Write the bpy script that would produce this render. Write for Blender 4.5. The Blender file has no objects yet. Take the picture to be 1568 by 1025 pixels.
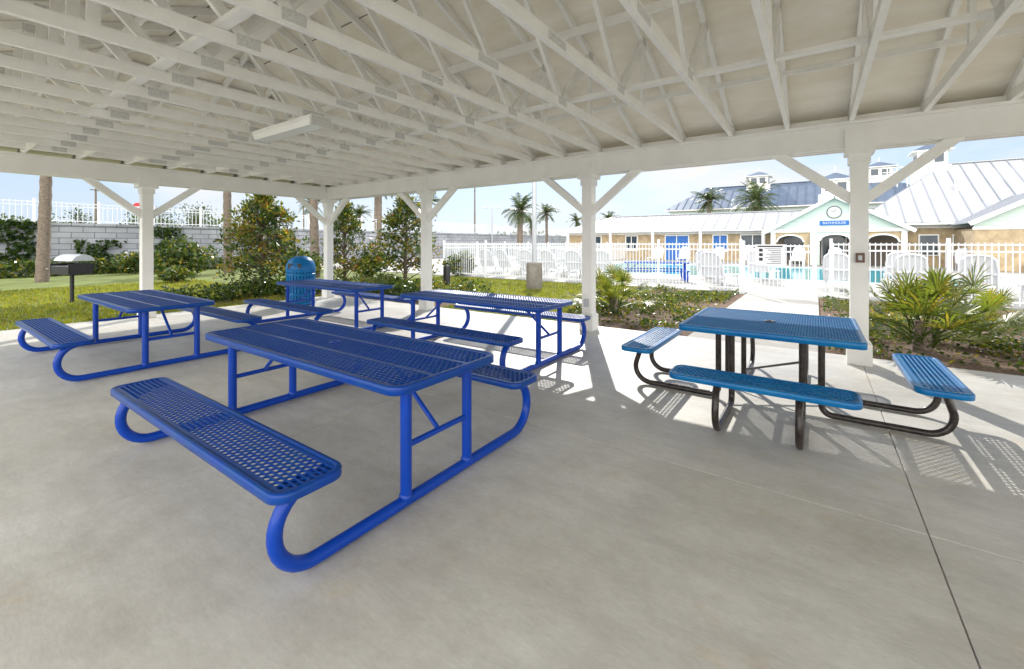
import bpy, math, random
from mathutils import Vector, Matrix
random.seed(7)
R=random.random
def U(a,b): return a+(b-a)*R()
scene=bpy.context.scene
CA,SA=math.cos(math.radians(35)),math.sin(math.radians(35))
def W(l,d,z=0):   # metres right of / ahead of the survey origin -> site axes
    return Vector((SA*l+CA*d,-CA*l+SA*d,z))

# ---------------- materials ----------------
def newmat(name):
    m=bpy.data.materials.new(name); m.use_nodes=True
    nt=m.node_tree; b=nt.nodes["Principled BSDF"]
    return m,nt,b
def setc(b,c): b.inputs["Base Color"].default_value=(c[0],c[1],c[2],1)
def mat(name,c,rough=.6,metal=0,var=0.0,scale=3,c2=None,bump=0,bscale=None,coat=0,stretch=None,spec=None):
    m,nt,b=newmat(name); setc(b,c)
    b.inputs["Roughness"].default_value=rough; b.inputs["Metallic"].default_value=metal
    if coat: b.inputs["Coat Weight"].default_value=coat; b.inputs["Coat Roughness"].default_value=.06
    if spec is not None: b.inputs["Specular IOR Level"].default_value=spec
    tc=nt.nodes.new("ShaderNodeTexCoord"); vec=tc.outputs["Object"]
    if stretch:
        mp=nt.nodes.new("ShaderNodeMapping"); mp.inputs["Scale"].default_value=stretch
        nt.links.new(vec,mp.inputs[0]); vec=mp.outputs[0]
    if var or c2:
        if c2 is None: c2=tuple(max(0,x*(1-var)) for x in c)
        n=nt.nodes.new("ShaderNodeTexNoise"); n.inputs["Scale"].default_value=scale; n.inputs["Detail"].default_value=3; n.inputs["Roughness"].default_value=.62
        nt.links.new(vec,n.inputs["Vector"])
        r=nt.nodes.new("ShaderNodeValToRGB"); r.color_ramp.elements[0].position=.35; r.color_ramp.elements[1].position=.65
        r.color_ramp.elements[0].color=(*c2,1); r.color_ramp.elements[1].color=(*c,1)
        nt.links.new(n.outputs["Fac"],r.inputs[0]); nt.links.new(r.outputs[0],b.inputs["Base Color"])
    if bump:
        n2=nt.nodes.new("ShaderNodeTexNoise"); n2.inputs["Scale"].default_value=bscale or scale*8; n2.inputs["Detail"].default_value=1
        nt.links.new(vec,n2.inputs["Vector"])
        bp=nt.nodes.new("ShaderNodeBump"); bp.inputs["Strength"].default_value=bump; bp.inputs["Distance"].default_value=.01
        nt.links.new(n2.outputs["Fac"],bp.inputs["Height"]); nt.links.new(bp.outputs[0],b.inputs["Normal"])
    return m
def leafmat(name,c,tr=.4,rough=.45):
    m,nt,b=newmat(name)
    out=nt.nodes["Material Output"]
    oi=nt.nodes.new("ShaderNodeTexCoord"); n=nt.nodes.new("ShaderNodeTexNoise"); n.inputs["Scale"].default_value=4; n.inputs["Detail"].default_value=0
    nt.links.new(oi.outputs["Object"],n.inputs["Vector"])
    r=nt.nodes.new("ShaderNodeValToRGB"); r.color_ramp.elements[0].position=.3; r.color_ramp.elements[1].position=.7
    r.color_ramp.elements[0].color=(c[0]*.6,c[1]*.65,c[2]*.6,1); r.color_ramp.elements[1].color=(c[0]*1.25,c[1]*1.15,c[2],1)
    nt.links.new(n.outputs["Fac"],r.inputs[0]); nt.links.new(r.outputs[0],b.inputs["Base Color"])
    b.inputs["Roughness"].default_value=rough
    t=nt.nodes.new("ShaderNodeBsdfTranslucent"); mx=nt.nodes.new("ShaderNodeMixShader"); mx.inputs[0].default_value=tr
    hs=nt.nodes.new("ShaderNodeMixRGB"); hs.blend_type='MULTIPLY'; hs.inputs[0].default_value=1; hs.inputs[2].default_value=(2.3,2.1,.9,1)
    nt.links.new(r.outputs[0],hs.inputs[1]); nt.links.new(hs.outputs[0],t.inputs[0])
    nt.links.new(b.outputs[0],mx.inputs[1]); nt.links.new(t.outputs[0],mx.inputs[2]); nt.links.new(mx.outputs[0],out.inputs[0])
    return m
M={}
M['white']=mat('white_paint',(.93,.92,.87),.5,var=.06,scale=5)
M['white2']=mat('white_beam_paint',(.91,.90,.86),.45,var=.06,scale=2)
M['sheath']=mat('painted_osb_sheathing',(.92,.88,.77),.7,c2=(.83,.77,.64),scale=3.2,bump=.6,bscale=30,stretch=(1,.35,1))
M['plate']=mat('galvanised_plate',(.74,.74,.71),.5,.0,c2=(.56,.56,.53),scale=60)
M['blue']=mat('blue_plastisol',(.0,.055,.44),.35,coat=.22,var=.12,scale=6,spec=.25)
M['bluetop']=mat('blue_plastisol_top',(.0,.05,.34),.33,coat=.18,c2=(.002,.065,.30),scale=9,spec=.25)
M['cyanblue']=mat('azure_plastisol',(.0,.13,.40),.35,coat=.2,c2=(.0,.17,.42),scale=6,spec=.25)
M['black']=mat('black_powder_coat',(.015,.013,.012),.3,coat=.2,c2=(.05,.038,.032),scale=22,spec=.3)
M['dark']=mat('dark_metal',(.02,.02,.022),.5)
M['fence']=mat('white_fence_paint',(.74,.76,.79),.4)
M['plastic']=mat('white_resin',(.66,.68,.71),.35)
M['trunk']=mat('palm_bark',(.24,.19,.15),.9,var=.55,scale=9,bump=.8,bscale=20,stretch=(1,1,3))
M['bark']=mat('tree_bark',(.16,.12,.09),.9,var=.5,scale=14,bump=.8)
M['mulch']=mat('mulch',(.2,.13,.085),.95,c2=(.08,.05,.035),scale=25,bump=1,bscale=60)
M['deck']=mat('pool_deck',(.40,.39,.37),.8,var=.15,scale=2)
M['path']=mat('concrete_path',(.46,.44,.40),.8,var=.18,scale=3)
M['bouncepave']=mat('pale_bounce_paving',(.6,.58,.54),.85,var=.1,scale=1)
M['stone']=mat('tan_limestone',(.53,.41,.25),.85,c2=(.36,.27,.17),scale=2.5)
M['metalroof']=mat('standing_seam_metal',(.48,.49,.51),.5,.1,var=.1,scale=.6)
M['rib']=mat('roof_seam',(.30,.32,.36),.5,.1)
M['blueroof']=mat('blue_grey_roof',(.12,.16,.23),.55,.1,var=.2,scale=1)
M['siding']=mat('pale_green_siding',(.58,.68,.61),.6,var=.05)
M['bluepaint']=mat('blue_paint',(.02,.13,.45),.5)
M['glass']=mat('window_glass',(.03,.05,.07),.08,spec=.8)
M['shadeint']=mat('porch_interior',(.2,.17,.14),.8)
M['lens']=mat('acrylic_diffuser',(.95,.95,.92),.25)
M['steel']=mat('painted_steel_pole',(.5,.52,.55),.4,.3,var=.1)
M['concbase']=mat('concrete_base',(.22,.20,.17),.9,var=.3,scale=6)
M['red']=mat('sign_red',(.6,.02,.03),.4)
M['brown']=mat('brown_box',(.16,.09,.06),.5)
L1=leafmat('leaf_dark',(.03,.062,.016),.25,.3)
L2=leafmat('leaf_mid',(.065,.11,.022),.4,.4)
L3=leafmat('leaf_gold',(.18,.17,.035),.5,.4)
LR=leafmat('leaf_russet',(.16,.09,.03),.35,.5)
LP=leafmat('palm_leaf',(.055,.085,.035),.3,.4)
LF=leafmat('palmetto_leaf',(.12,.165,.035),.45,.35)
LG=leafmat('grass_blade',(.17,.21,.03),.45,.5)
LD=leafmat('far_foliage',(.055,.085,.045),.2,.7)

def concrete():
    m,nt,b=newmat('broom_finished_concrete')
    tc=nt.nodes.new("ShaderNodeTexCoord")
    def noise(scale,st,detail=3,rough=.6,rot=0):
        mp=nt.nodes.new("ShaderNodeMapping"); mp.inputs["Scale"].default_value=st; mp.inputs["Rotation"].default_value=(0,0,rot)
        n=nt.nodes.new("ShaderNodeTexNoise"); n.inputs["Scale"].default_value=scale; n.inputs["Detail"].default_value=detail; n.inputs["Roughness"].default_value=rough
        nt.links.new(tc.outputs["Object"],mp.inputs[0]); nt.links.new(mp.outputs[0],n.inputs["Vector"]); return n.outputs["Fac"]
    def ramp(f,p0,c0,p1,c1):
        r=nt.nodes.new("ShaderNodeValToRGB"); r.color_ramp.elements[0].position=p0; r.color_ramp.elements[1].position=p1
        r.color_ramp.elements[0].color=(*c0,1); r.color_ramp.elements[1].color=(*c1,1); nt.links.new(f,r.inputs[0]); return r.outputs[0]
    nb=noise(.8,(1,1,1),6,.72)
    base=ramp(nb,.34,(.53,.51,.46),.66,(.70,.69,.65))
    streak=ramp(noise(6,(1,.3,1),6,.8,.35),.30,(.84,.835,.825),.60,(1.03,1.03,1.03))
    fine=ramp(noise(70,(1,.3,1),3,.8,.35),.3,(.91,.91,.905),.7,(1.04,1.04,1.04))
    stain=ramp(noise(1.9,(1,1,1),6,.78,1.),.56,(1,1,1),.74,(.97,.88,.74))
    cur=base
    for o in (streak,fine,stain):
        mx=nt.nodes.new("ShaderNodeMixRGB"); mx.blend_type='MULTIPLY'; mx.inputs[0].default_value=1
        nt.links.new(cur,mx.inputs[1]); nt.links.new(o,mx.inputs[2]); cur=mx.outputs[0]
    nt.links.new(cur,b.inputs["Base Color"])
    bp=nt.nodes.new("ShaderNodeBump"); bp.inputs["Strength"].default_value=.12; bp.inputs["Distance"].default_value=.003
    nt.links.new(noise(120,(1,.15,1),1,.7,.35),bp.inputs["Height"]); nt.links.new(bp.outputs[0],b.inputs["Normal"])
    rr=nt.nodes.new("ShaderNodeMapRange"); rr.inputs[3].default_value=.34; rr.inputs[4].default_value=.7
    nt.links.new(nb,rr.inputs[0]); nt.links.new(rr.outputs[0],b.inputs["Roughness"])
    return m
M['conc']=concrete()
M['grass']=mat('lawn',(.16,.19,.04),.95,c2=(.08,.11,.025),scale=1.2)
def blockmat():
    m,nt,b=newmat('painted_block_wall')
    tc=nt.nodes.new("ShaderNodeTexCoord"); mp=nt.nodes.new("ShaderNodeMapping"); mp.inputs["Rotation"].default_value=(math.radians(90),0,0)
    br=nt.nodes.new("ShaderNodeTexBrick"); br.inputs["Scale"].default_value=1; br.inputs["Brick Width"].default_value=.9; br.inputs["Row Height"].default_value=.3
    br.inputs["Mortar Size"].default_value=.02; br.inputs["Color1"].default_value=(.52,.54,.58,1); br.inputs["Color2"].default_value=(.42,.44,.48,1); br.inputs["Mortar"].default_value=(.2,.21,.24,1)
    nt.links.new(tc.outputs["Object"],mp.inputs[0]); nt.links.new(mp.outputs[0],br.inputs[0])
    n=nt.nodes.new("ShaderNodeTexNoise"); n.inputs["Scale"].default_value=.9; n.inputs["Detail"].default_value=4; nt.links.new(tc.outputs["Object"],n.inputs["Vector"])
    mx=nt.nodes.new("ShaderNodeMixRGB"); mx.blend_type='MULTIPLY'; mx.inputs[0].default_value=.6
    nt.links.new(br.outputs[0],mx.inputs[1]); nt.links.new(n.outputs["Fac"],mx.inputs[2]); nt.links.new(mx.outputs[0],b.inputs["Base Color"])
    b.inputs["Roughness"].default_value=.85
    return m
M['block']=blockmat()
def watermat():
    m,nt,b=newmat('pool_water'); setc(b,(.02,.34,.42)); b.inputs["Roughness"].default_value=.12
    tc=nt.nodes.new("ShaderNodeTexCoord"); n=nt.nodes.new("ShaderNodeTexNoise"); n.inputs["Scale"].default_value=3
    bp=nt.nodes.new("ShaderNodeBump"); bp.inputs["Strength"].default_value=.5; nt.links.new(tc.outputs["Object"],n.inputs["Vector"]); nt.links.new(n.outputs["Fac"],bp.inputs["Height"]); nt.links.new(bp.outputs[0],b.inputs["Normal"])
    return m
M['water']=watermat()

# ---------------- mesh builder ----------------
class MB:
    def __init__(s): s.v=[];s.f=[];s.m=[];s.s=[]
    def add(s,vs,fs,mi=0,smooth=False):
        o=len(s.v); s.v.extend([tuple(v) for v in vs])
        for f in fs: s.f.append(tuple(i+o for i in f)); s.m.append(mi); s.s.append(smooth)
    def box(s,x0,x1,y0,y1,z0,z1,mi=0):
        s.add([(x0,y0,z0),(x1,y0,z0),(x1,y1,z0),(x0,y1,z0),(x0,y0,z1),(x1,y0,z1),(x1,y1,z1),(x0,y1,z1)],
              [(0,3,2,1),(4,5,6,7),(0,1,5,4),(1,2,6,5),(2,3,7,6),(3,0,4,7)],mi)
    def bar(s,p0,p1,w,h,mi=0,up=(0,0,1)):
        p0=Vector(p0);p1=Vector(p1);d=(p1-p0).normalized();u=Vector(up)
        sd=d.cross(u)
        if sd.length<1e-4: sd=d.cross(Vector((1,0,0)))
        sd.normalize(); u2=sd.cross(d).normalized()
        vs=[p+sd*a*w/2+u2*b*h/2 for p in (p0,p1) for a,b in ((-1,-1),(1,-1),(1,1),(-1,1))]
        s.add(vs,[(0,1,2,3),(7,6,5,4),(0,4,5,1),(1,5,6,2),(2,6,7,3),(3,7,4,0)],mi)
    def tube(s,pts,r,mi=0,n=12,caps=True):
        pts=[Vector(p) for p in pts]; rs=r if isinstance(r,(list,tuple)) else [r]*len(pts)
        t=(pts[1]-pts[0]).normalized(); a=t.orthogonal().normalized()
        vs=[];fs=[]
        for i,p in enumerate(pts):
            if i==0: tt=t
            elif i==len(pts)-1: tt=(pts[i]-pts[i-1]).normalized()
            else: tt=((pts[i+1]-p).normalized()+(p-pts[i-1]).normalized()).normalized()
            a=(a-tt*a.dot(tt)).normalized(); b=tt.cross(a)
            for k in range(n):
                an=2*math.pi*k/n; vs.append(p+(a*math.cos(an)+b*math.sin(an))*rs[i])
        for i in range(len(pts)-1):
            for k in range(n):
                k2=(k+1)%n; fs.append((i*n+k,i*n+k2,(i+1)*n+k2,(i+1)*n+k))
        s.add(vs,fs,mi,True)
        if caps:
            e=len(pts)-1
            s.add(vs[:n],[tuple(range(n))[::-1]],mi); s.add(vs[e*n:],[tuple(range(n))],mi)
    def lathe(s,prof,cx=0,cy=0,n=24,mi=0,smooth=True):
        vs=[];fs=[]
        for r,z in prof:
            for k in range(n):
                an=2*math.pi*k/n; vs.append((cx+r*math.cos(an),cy+r*math.sin(an),z))
        for i in range(len(prof)-1):
            for k in range(n):
                k2=(k+1)%n; fs.append((i*n+k,i*n+k2,(i+1)*n+k2,(i+1)*n+k))
        s.add(vs,fs,mi,smooth)
    def poly(s,pts,mi=0): s.add(pts,[tuple(range(len(pts)))],mi)
    def leaf(s,p,size,mi=0,asp=.45,d=None):
        if d is None: d=Vector((U(-1,1),U(-1,1),U(-.7,1)))
        d=d.normalized(); o=Vector((U(-1,1),U(-1,1),U(-1,1))); o=(o-d*o.dot(d)).normalized()*size*asp*.5
        p=Vector(p); s.add([p-d*size*.5,p+o,p+d*size*.5,p-o],[(0,1,2,3)],mi)
    def mesh(s,name,mats):
        me=bpy.data.meshes.new(name); me.from_pydata(s.v,[],s.f)
        for m in mats: me.materials.append(m)
        me.polygons.foreach_set("material_index",s.m); me.polygons.foreach_set("use_smooth",s.s); me.update(); return me
    def obj(s,name,mats,parent=None,loc=(0,0,0),rz=0):
        return place(name,s.mesh(name,mats),loc,rz,parent)
def place(name,me,loc=(0,0,0),rz=0,parent=None,sc=1):
    o=bpy.data.objects.new(name,me); scene.collection.objects.link(o); o.location=loc; o.rotation_euler=(0,0,rz)
    o.scale=(sc,sc,sc) if not isinstance(sc,tuple) else sc
    if parent: o.parent=parent
    return o
def empty(name,loc=(0,0,0)):
    return place(name,None,loc)

# ---------------- camera / world / sun ----------------
cam=bpy.data.cameras.new("camera"); co=bpy.data.objects.new("camera",cam); scene.collection.objects.link(co)
co.location=(0,0,1.55); co.rotation_euler=(math.radians(90),0,math.radians(-55))
cam.sensor_width=36; cam.lens=15.27; cam.shift_y=-.0896; cam.clip_end=3000; cam.clip_start=.05
scene.camera=co
sd=W(.125,1); az=math.atan2(sd.x,sd.y); el=math.radians(33)
S=Vector((math.sin(az)*math.cos(el),math.cos(az)*math.cos(el),math.sin(el)))
sun=bpy.data.lights.new("sun",'SUN'); sun.energy=4.8; sun.angle=math.radians(.5); sun.color=(1,.95,.87)
so=bpy.data.objects.new("sun",sun); scene.collection.objects.link(so); so.rotation_euler=(-S).to_track_quat('-Z','Y').to_euler(); so.location=(0,0,30)
w=bpy.data.worlds.new("World"); scene.world=w; w.use_nodes=True; nt=w.node_tree
bg=nt.nodes["Background"]; sk=nt.nodes.new("ShaderNodeTexSky"); sk.sky_type='NISHITA'; sk.sun_disc=False; sk.sun_elevation=el; sk.sun_rotation=az
sk.air_density=1.0; sk.dust_density=.4; sk.ozone_density=3
def N(t,**k):
    n=nt.nodes.new(t)
    for a,b in k.items(): setattr(n,a,b)
    return n
tint=N("ShaderNodeMixRGB",blend_type='MULTIPLY'); tint.inputs[0].default_value=1; tint.inputs[2].default_value=(.92,.98,1.12,1)
nt.links.new(sk.outputs[0],tint.inputs[1])
tc=N("ShaderNodeTexCoord"); mp=N("ShaderNodeMapping"); mp.inputs["Scale"].default_value=(1,1,2.6)
nt.links.new(tc.outputs["Generated"],mp.inputs[0])
sp=N("ShaderNodeSeparateXYZ"); nt.links.new(tc.outputs["Generated"],sp.inputs[0])
hz=N("ShaderNodeMapRange"); hz.inputs[1].default_value=0; hz.inputs[2].default_value=.42; hz.inputs[3].default_value=.88; hz.inputs[4].default_value=.1
nt.links.new(sp.outputs["Z"],hz.inputs[0])
haze=N("ShaderNodeMixRGB"); haze.inputs[2].default_value=(4.6,5.3,6.4,1); nt.links.new(hz.outputs[0],haze.inputs[0]); nt.links.new(tint.outputs[0],haze.inputs[1])
cn=N("ShaderNodeTexNoise"); cn.inputs["Scale"].default_value=2.2; cn.inputs["Detail"].default_value=5; cn.inputs["Roughness"].default_value=.6
nt.links.new(mp.outputs[0],cn.inputs["Vector"])
# clouds thicken and brighten opposite the sun: unseen bank added to fill the shade
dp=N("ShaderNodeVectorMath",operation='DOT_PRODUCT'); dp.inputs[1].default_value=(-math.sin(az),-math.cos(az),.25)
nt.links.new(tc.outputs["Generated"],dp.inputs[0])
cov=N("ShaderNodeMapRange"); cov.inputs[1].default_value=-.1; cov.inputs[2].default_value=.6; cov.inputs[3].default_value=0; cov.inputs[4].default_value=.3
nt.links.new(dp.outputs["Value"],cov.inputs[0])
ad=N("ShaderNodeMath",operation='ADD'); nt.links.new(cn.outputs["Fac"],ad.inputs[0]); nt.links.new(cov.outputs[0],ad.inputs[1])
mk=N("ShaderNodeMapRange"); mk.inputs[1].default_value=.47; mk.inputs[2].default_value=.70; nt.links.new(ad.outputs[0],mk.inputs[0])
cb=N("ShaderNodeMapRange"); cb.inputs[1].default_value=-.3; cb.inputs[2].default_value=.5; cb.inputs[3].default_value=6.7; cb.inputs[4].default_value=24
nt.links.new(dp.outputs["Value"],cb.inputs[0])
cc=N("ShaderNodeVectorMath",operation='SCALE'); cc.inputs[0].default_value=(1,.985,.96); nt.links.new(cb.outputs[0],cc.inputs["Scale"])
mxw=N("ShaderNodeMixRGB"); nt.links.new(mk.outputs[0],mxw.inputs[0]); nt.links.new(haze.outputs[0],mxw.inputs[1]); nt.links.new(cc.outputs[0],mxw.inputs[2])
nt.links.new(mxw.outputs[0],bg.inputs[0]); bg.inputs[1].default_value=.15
scene.view_settings.view_transform='Standard'; scene.view_settings.look='None'; scene.view_settings.exposure=0

# ---------------- ground ----------------
px0,px1,py0,py1=22,33,-5,12.5
g=MB(); g.poly([(-1500,-1500,-.06),(1500,-1500,-.06),(1500,1500,-.06),(-1500,1500,-.06)]); g.obj("ground_lawn",[M['grass']])
f=MB(); ac=[-6.2,-1.0,3.15,7.55]; bc=[-13,-8.4,-4.4,-.49,3.45,7.42,11.75]; jg=.003
def chbox(mb,x0,x1,y0,y1,z0,z1,c):
    mb.add([(x0,y0,z0),(x1,y0,z0),(x1,y1,z0),(x0,y1,z0),(x0,y0,z1-c),(x1,y0,z1-c),(x1,y1,z1-c),(x0,y1,z1-c),
            (x0+c,y0+c,z1),(x1-c,y0+c,z1),(x1-c,y1-c,z1),(x0+c,y1-c,z1)],
           [(0,1,5,4),(1,2,6,5),(2,3,7,6),(3,0,4,7),(4,5,9,8),(5,6,10,9),(6,7,11,10),(7,4,8,11),(8,9,10,11)])
for i in range(len(ac)-1):
    for j in range(len(bc)-1):
        chbox(f,ac[i]+jg,ac[i+1]-jg,bc[j]+jg,bc[j+1]-jg,-.1,0,.003)
f.poly([(-6.1,-12.9,-.014),(7.45,-12.9,-.014),(7.45,11.65,-.014),(-6.1,11.65,-.014)])
f.obj("concrete_floor",[M['conc']])
p=MB(); 
for i in range(8):
    for j in range(14): p.box(-46.2+i*5+.01,-46.2+(i+1)*5-.01,-45+j*5+.01,-45+(j+1)*5-.01,-.1,-.012)
for i in range(3):
    for j in range(6): p.box(-6.19+i*5+.01,-6.19+(i+1)*5-.01-(1.3 if i==2 else 0),-43.1+j*5+.01,-43.1+(j+1)*5-.01,-.1,-.012)
p.obj("added_bounce_paving",[M['bouncepave']])  # unseen pale paving behind the camera, added to bounce sunlight under the roof
p=MB()
for k in range(5): p.box(7.56+k*1.58,7.56+k*1.58+1.57,-.05,1.75,-.1,-.004)
p.obj("concrete_path",[M['path']])
b_=MB()
for x0,x1,y0,y1 in ((7.56,15.2,-9,-.06),(7.56,15.2,1.76,4.4),(7.56,10.8,7.6,13.8),(3.6,7.56,12.6,14.6)):
    b_.add([(x0,y0,-.05),(x1,y0,-.05),(x1,y1,-.05),(x0,y1,-.05)],[(0,1,2,3)])
b_.obj("mulch_bed",[M['mulch']])
d_=MB()
for x0,x1,y0,y1 in ((15.46,px0-.3,-40,40),(px1+.3,60,-40,40),(px0-.3,px1+.3,-40,py0-.3),(px0-.3,px1+.3,py1+.3,40)):
    d_.box(x0,x1,y0,y1,-.2,-.02)
d_.obj("pool_deck",[M['deck']])
q=MB(); q.poly([(px0,py0,-.045),(px1,py0,-.045),(px1,py1,-.045),(px0,py1,-.045)],0)
for x0,x1,y0,y1 in ((px0-.3,px0,py0-.3,py1+.3),(px1,px1+.3,py0-.3,py1+.3),(px0,px1,py0-.3,py0),(px0,px1,py1,py1+.3)): q.box(x0,x1,y0,y1,-.15,-.005,1)
q.obj("swimming_pool",[M['water'],M['plastic']])

# ---------------- pavilion ----------------
pav=empty("pavilion")
AL,AR,BE,BS=-1.08,7.13,11.37,-12.3
posts=[(AR,b) for b in (-12.2,-8.3,-4.4,-.45,3.32,7.42,BE)]+[(AL,b) for b in (-12.2,-8.3,-4.4,-.45,3.4,7.42,BE)]+[(3.03,BE)]
for i,(x,y) in enumerate(posts):
    m=MB(); h=.092
    m.box(x-h,x+h,y-h,y+h,.30,2.76); 
    m.box(x-h-.035,x+h+.035,y-h-.035,y+h+.035,0.002,.27); 
    m.add([(x-h-.035,y-h-.035,.27),(x+h+.035,y-h-.035,.27),(x+h+.035,y+h+.035,.27),(x-h-.035,y+h+.035,.27),(x-h,y-h,.305),(x+h,y-h,.305),(x+h,y+h,.305),(x-h,y+h,.305)],[(0,1,5,4),(1,2,6,5),(2,3,7,6),(3,0,4,7)])
    m.box(x-.165,x+.165,y-.15,y+.15,2.68,2.98)
    for yy in (-.08,.08):
        for zz in (2.76,2.9):
            m.box(x-.18,x-.165,y+yy-.015,y+yy+.015,zz-.015,zz+.015)
    m.box(x-h-.02,x+h+.02,y-h-.02,y+h+.02,2.56,2.68)
    dirs=[]
    if x>6 or x<0: dirs+=[(0,1),(0,-1)]
    if y>11: dirs+=[(1,0),(-1,0)]
    for dx,dy in dirs:
        if (x>6 and dx>0) or (x<0 and dx<0) or (y>11 and dy>0): continue
        m.bar((x+dx*.06,y+dy*.06,2.10),(x+dx*.92,y+dy*.92,2.80),.10,.12)
    m.obj("post",[M['white2']],pav)
m=MB()
for x in (AR,AL):
    m.box(x-.13,x-.015,BS,BE+.13,2.762,3.06); m.box(x+.015,x+.13,BS,BE+.13,2.762,3.06)
    m.box(x-.015,x+.015,BS,BE+.12,2.80,3.05)
    m.box(x-.15,x+.15,BS,BE+.15,3.062,3.10)
m.box(AL+.152,AR-.152,BE-.13,BE-.015,2.765,3.058); m.box(AL+.152,AR-.152,BE+.015,BE+.13,2.765,3.058); m.box(AL+.152,AR-.152,BE-.014,BE+.014,2.80,3.05)
m.box(AL+.152,AR-.152,BE-.15,BE+.15,3.06,3.098)
m.obj("beams",[M['white2']],pav)
P=.40; mid=(AL+AR)/2; half=(AR-AL)/2; ZC=3.15; ZT=3.20
OV=.62
def ztop(x,y):
    h=half-abs(x-mid); hb=BE-y
    return ZT+P*min(h,hb)
m=MB(); pl=MB(); tw=.05
ys=[]
yy=BE-.69+.02
while yy>-12: ys.append(yy); yy-=.692
for y in ys:
    hb=BE-y; inset=min(half,hb)
    m.box(AL-.12,AR+.12,y-tw/2,y+tw/2,ZC-.05,ZC+.05)
    zt=ZT+P*inset
    for sgn in (-1,1):
        e0=(mid+sgn*(half+OV),y,ZT-P*OV); e1=(mid+sgn*(half-inset+.0),y,zt)
        m.bar(e0,e1,tw-.002,.095)
    if inset<half-.05: m.bar((mid-(half-inset),y,zt),(mid+(half-inset),y,zt),tw-.003,.09)
    for sgn in (-1,1):
        bx=mid+sgn*half/3; tx=mid+sgn*half*.52
        zt2=ztop(tx,y)-.03
        if hb>1.3:
            m.bar((bx,y,ZC),(tx,y,zt2),tw-.006,.085,up=(1,0,0))
            m.bar((bx,y,ZC),(mid if inset>=half-.1 else mid+sgn*.4,y,ztop(mid+sgn*.0,y)-.05),tw-.007,.085,up=(1,0,0))
            m.bar((tx,y,zt2),(tx+sgn*.02,y,ZC),tw-.008,.08,up=(1,0,0))
        for sd_ in (-1,1):
            yo=y+sd_*(tw/2+.0015)
            pl.box(bx-.09,bx+.09,yo-.0015,yo+.0015,ZC-.03,ZC+.06)
            if hb>1.3: pl.box(tx-.06,tx+.06,yo-.0015,yo+.0015,zt2-.05,zt2+.04)
    for sd_ in (-1,1):
        yo=y+sd_*(tw/2+.0015)
        pl.box(mid-.14,mid+.14,yo-.0015,yo+.0015,ZC-.035,ZC+.035)
xj=AL+.3
while xj<AR:
    run=min(half-abs(xj-mid),half)
    m.bar((xj,BE+OV,ZT-P*OV),(xj,BE-max(run,.1),ZT+P*max(run,.1)),tw,.093)
    m.box(xj-tw/2,xj+tw/2,BE-1.35 if run>1.3 else BE-max(run,.2),BE+.1,ZC-.045,ZC+.043)
    xj+=.692
for sgn in (-1,1):
    m.bar((mid+sgn*(half+OV),BE+OV,ZT-P*OV),(mid,BE-half,ZT+P*half),.05,.14)
def lb(x,z,y0=-12,y1=BE-1.3,w=.09,h=.04): m.bar((x,y0,z),(x,y1,z),w,h)
for sgn in (-1,1):
    bx=mid+sgn*half/3
    lb(bx+sgn*.2,ZC+.072,-12,BE-.7)
    x=mid+sgn*half*.74; lb(x,ztop(x,0)-.075,-12,BE-1.3,.035,.06)
    x=mid+sgn*half*.36; lb(x,ztop(x,0)-.28,-12,BE-2.6,.04,.09)
    for k in range(len(ys)-1):
        m.box(mid+sgn*half-.02,mid+sgn*half+.02,ys[k+1]+tw/2+.001,ys[k]-tw/2-.001,3.102,3.19)
m.obj("trusses",[M['white']],pav)
pl.obj("nail_plates",[M['plate']],pav)
r=MB(); zo=.055
def Z(dist): return ZT+zo+P*dist
xe0,xe1,ye=AL-OV-.03,AR+OV+.03,BE+OV+.03; ze=Z(-OV-.03); zr=Z(half); yr=BE-half
for dz,mi in ((0,0),(.06,1)):
    r.poly([(xe1,BS-.3,ze+dz),(xe1,ye,ze+dz),(mid,yr,zr+dz),(mid,BS-.3,zr+dz)],mi)
    r.poly([(xe0,BS-.3,ze+dz),(mid,BS-.3,zr+dz),(mid,yr,zr+dz),(xe0,ye,ze+dz)],mi)
    r.poly([(xe1,ye,ze+dz),(xe0,ye,ze+dz),(mid,yr,zr+dz)],mi)
r.box(xe1,xe1+.03,BS-.3,ye+.03,ze-.16,ze+.07,2); r.box(xe0-.03,xe0,BS-.3,ye+.03,ze-.16,ze+.07,2); r.box(xe0,xe1,ye,ye+.03,ze-.159,ze+.069,2)
for k in range(1,4):
    dd=k*1.15
    for sgn in (-1,1):
        x=mid+sgn*(half-dd); zz=Z(dd)-.004; r.box(x-.006,x+.006,-12,BE-dd,zz-.006,zz+.001,3)
r.obj("roof",[M['sheath'],M['metalroof'],M['white2'],M['shadeint']],pav)
m=MB(); m.box(2.88,3.12,4.95,6.45,3.045,3.098,0); m.add([(2.88,4.97,3.045),(3.12,4.97,3.045),(3.09,4.97,2.985),(2.91,4.97,2.985),(2.88,6.43,3.045),(3.12,6.43,3.045),(3.09,6.43,2.985),(2.91,6.43,2.985)],[(0,1,2,3),(7,6,5,4),(0,3,7,4),(1,5,6,2),(3,2,6,7)],1)
m.box(2.87,3.13,4.93,4.965,2.97,3.08,2); m.box(2.87,3.13,6.435,6.47,2.97,3.08,2)
m.obj("ceiling_light_fixture",[M['white'],M['lens'],M['plate']])

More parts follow.
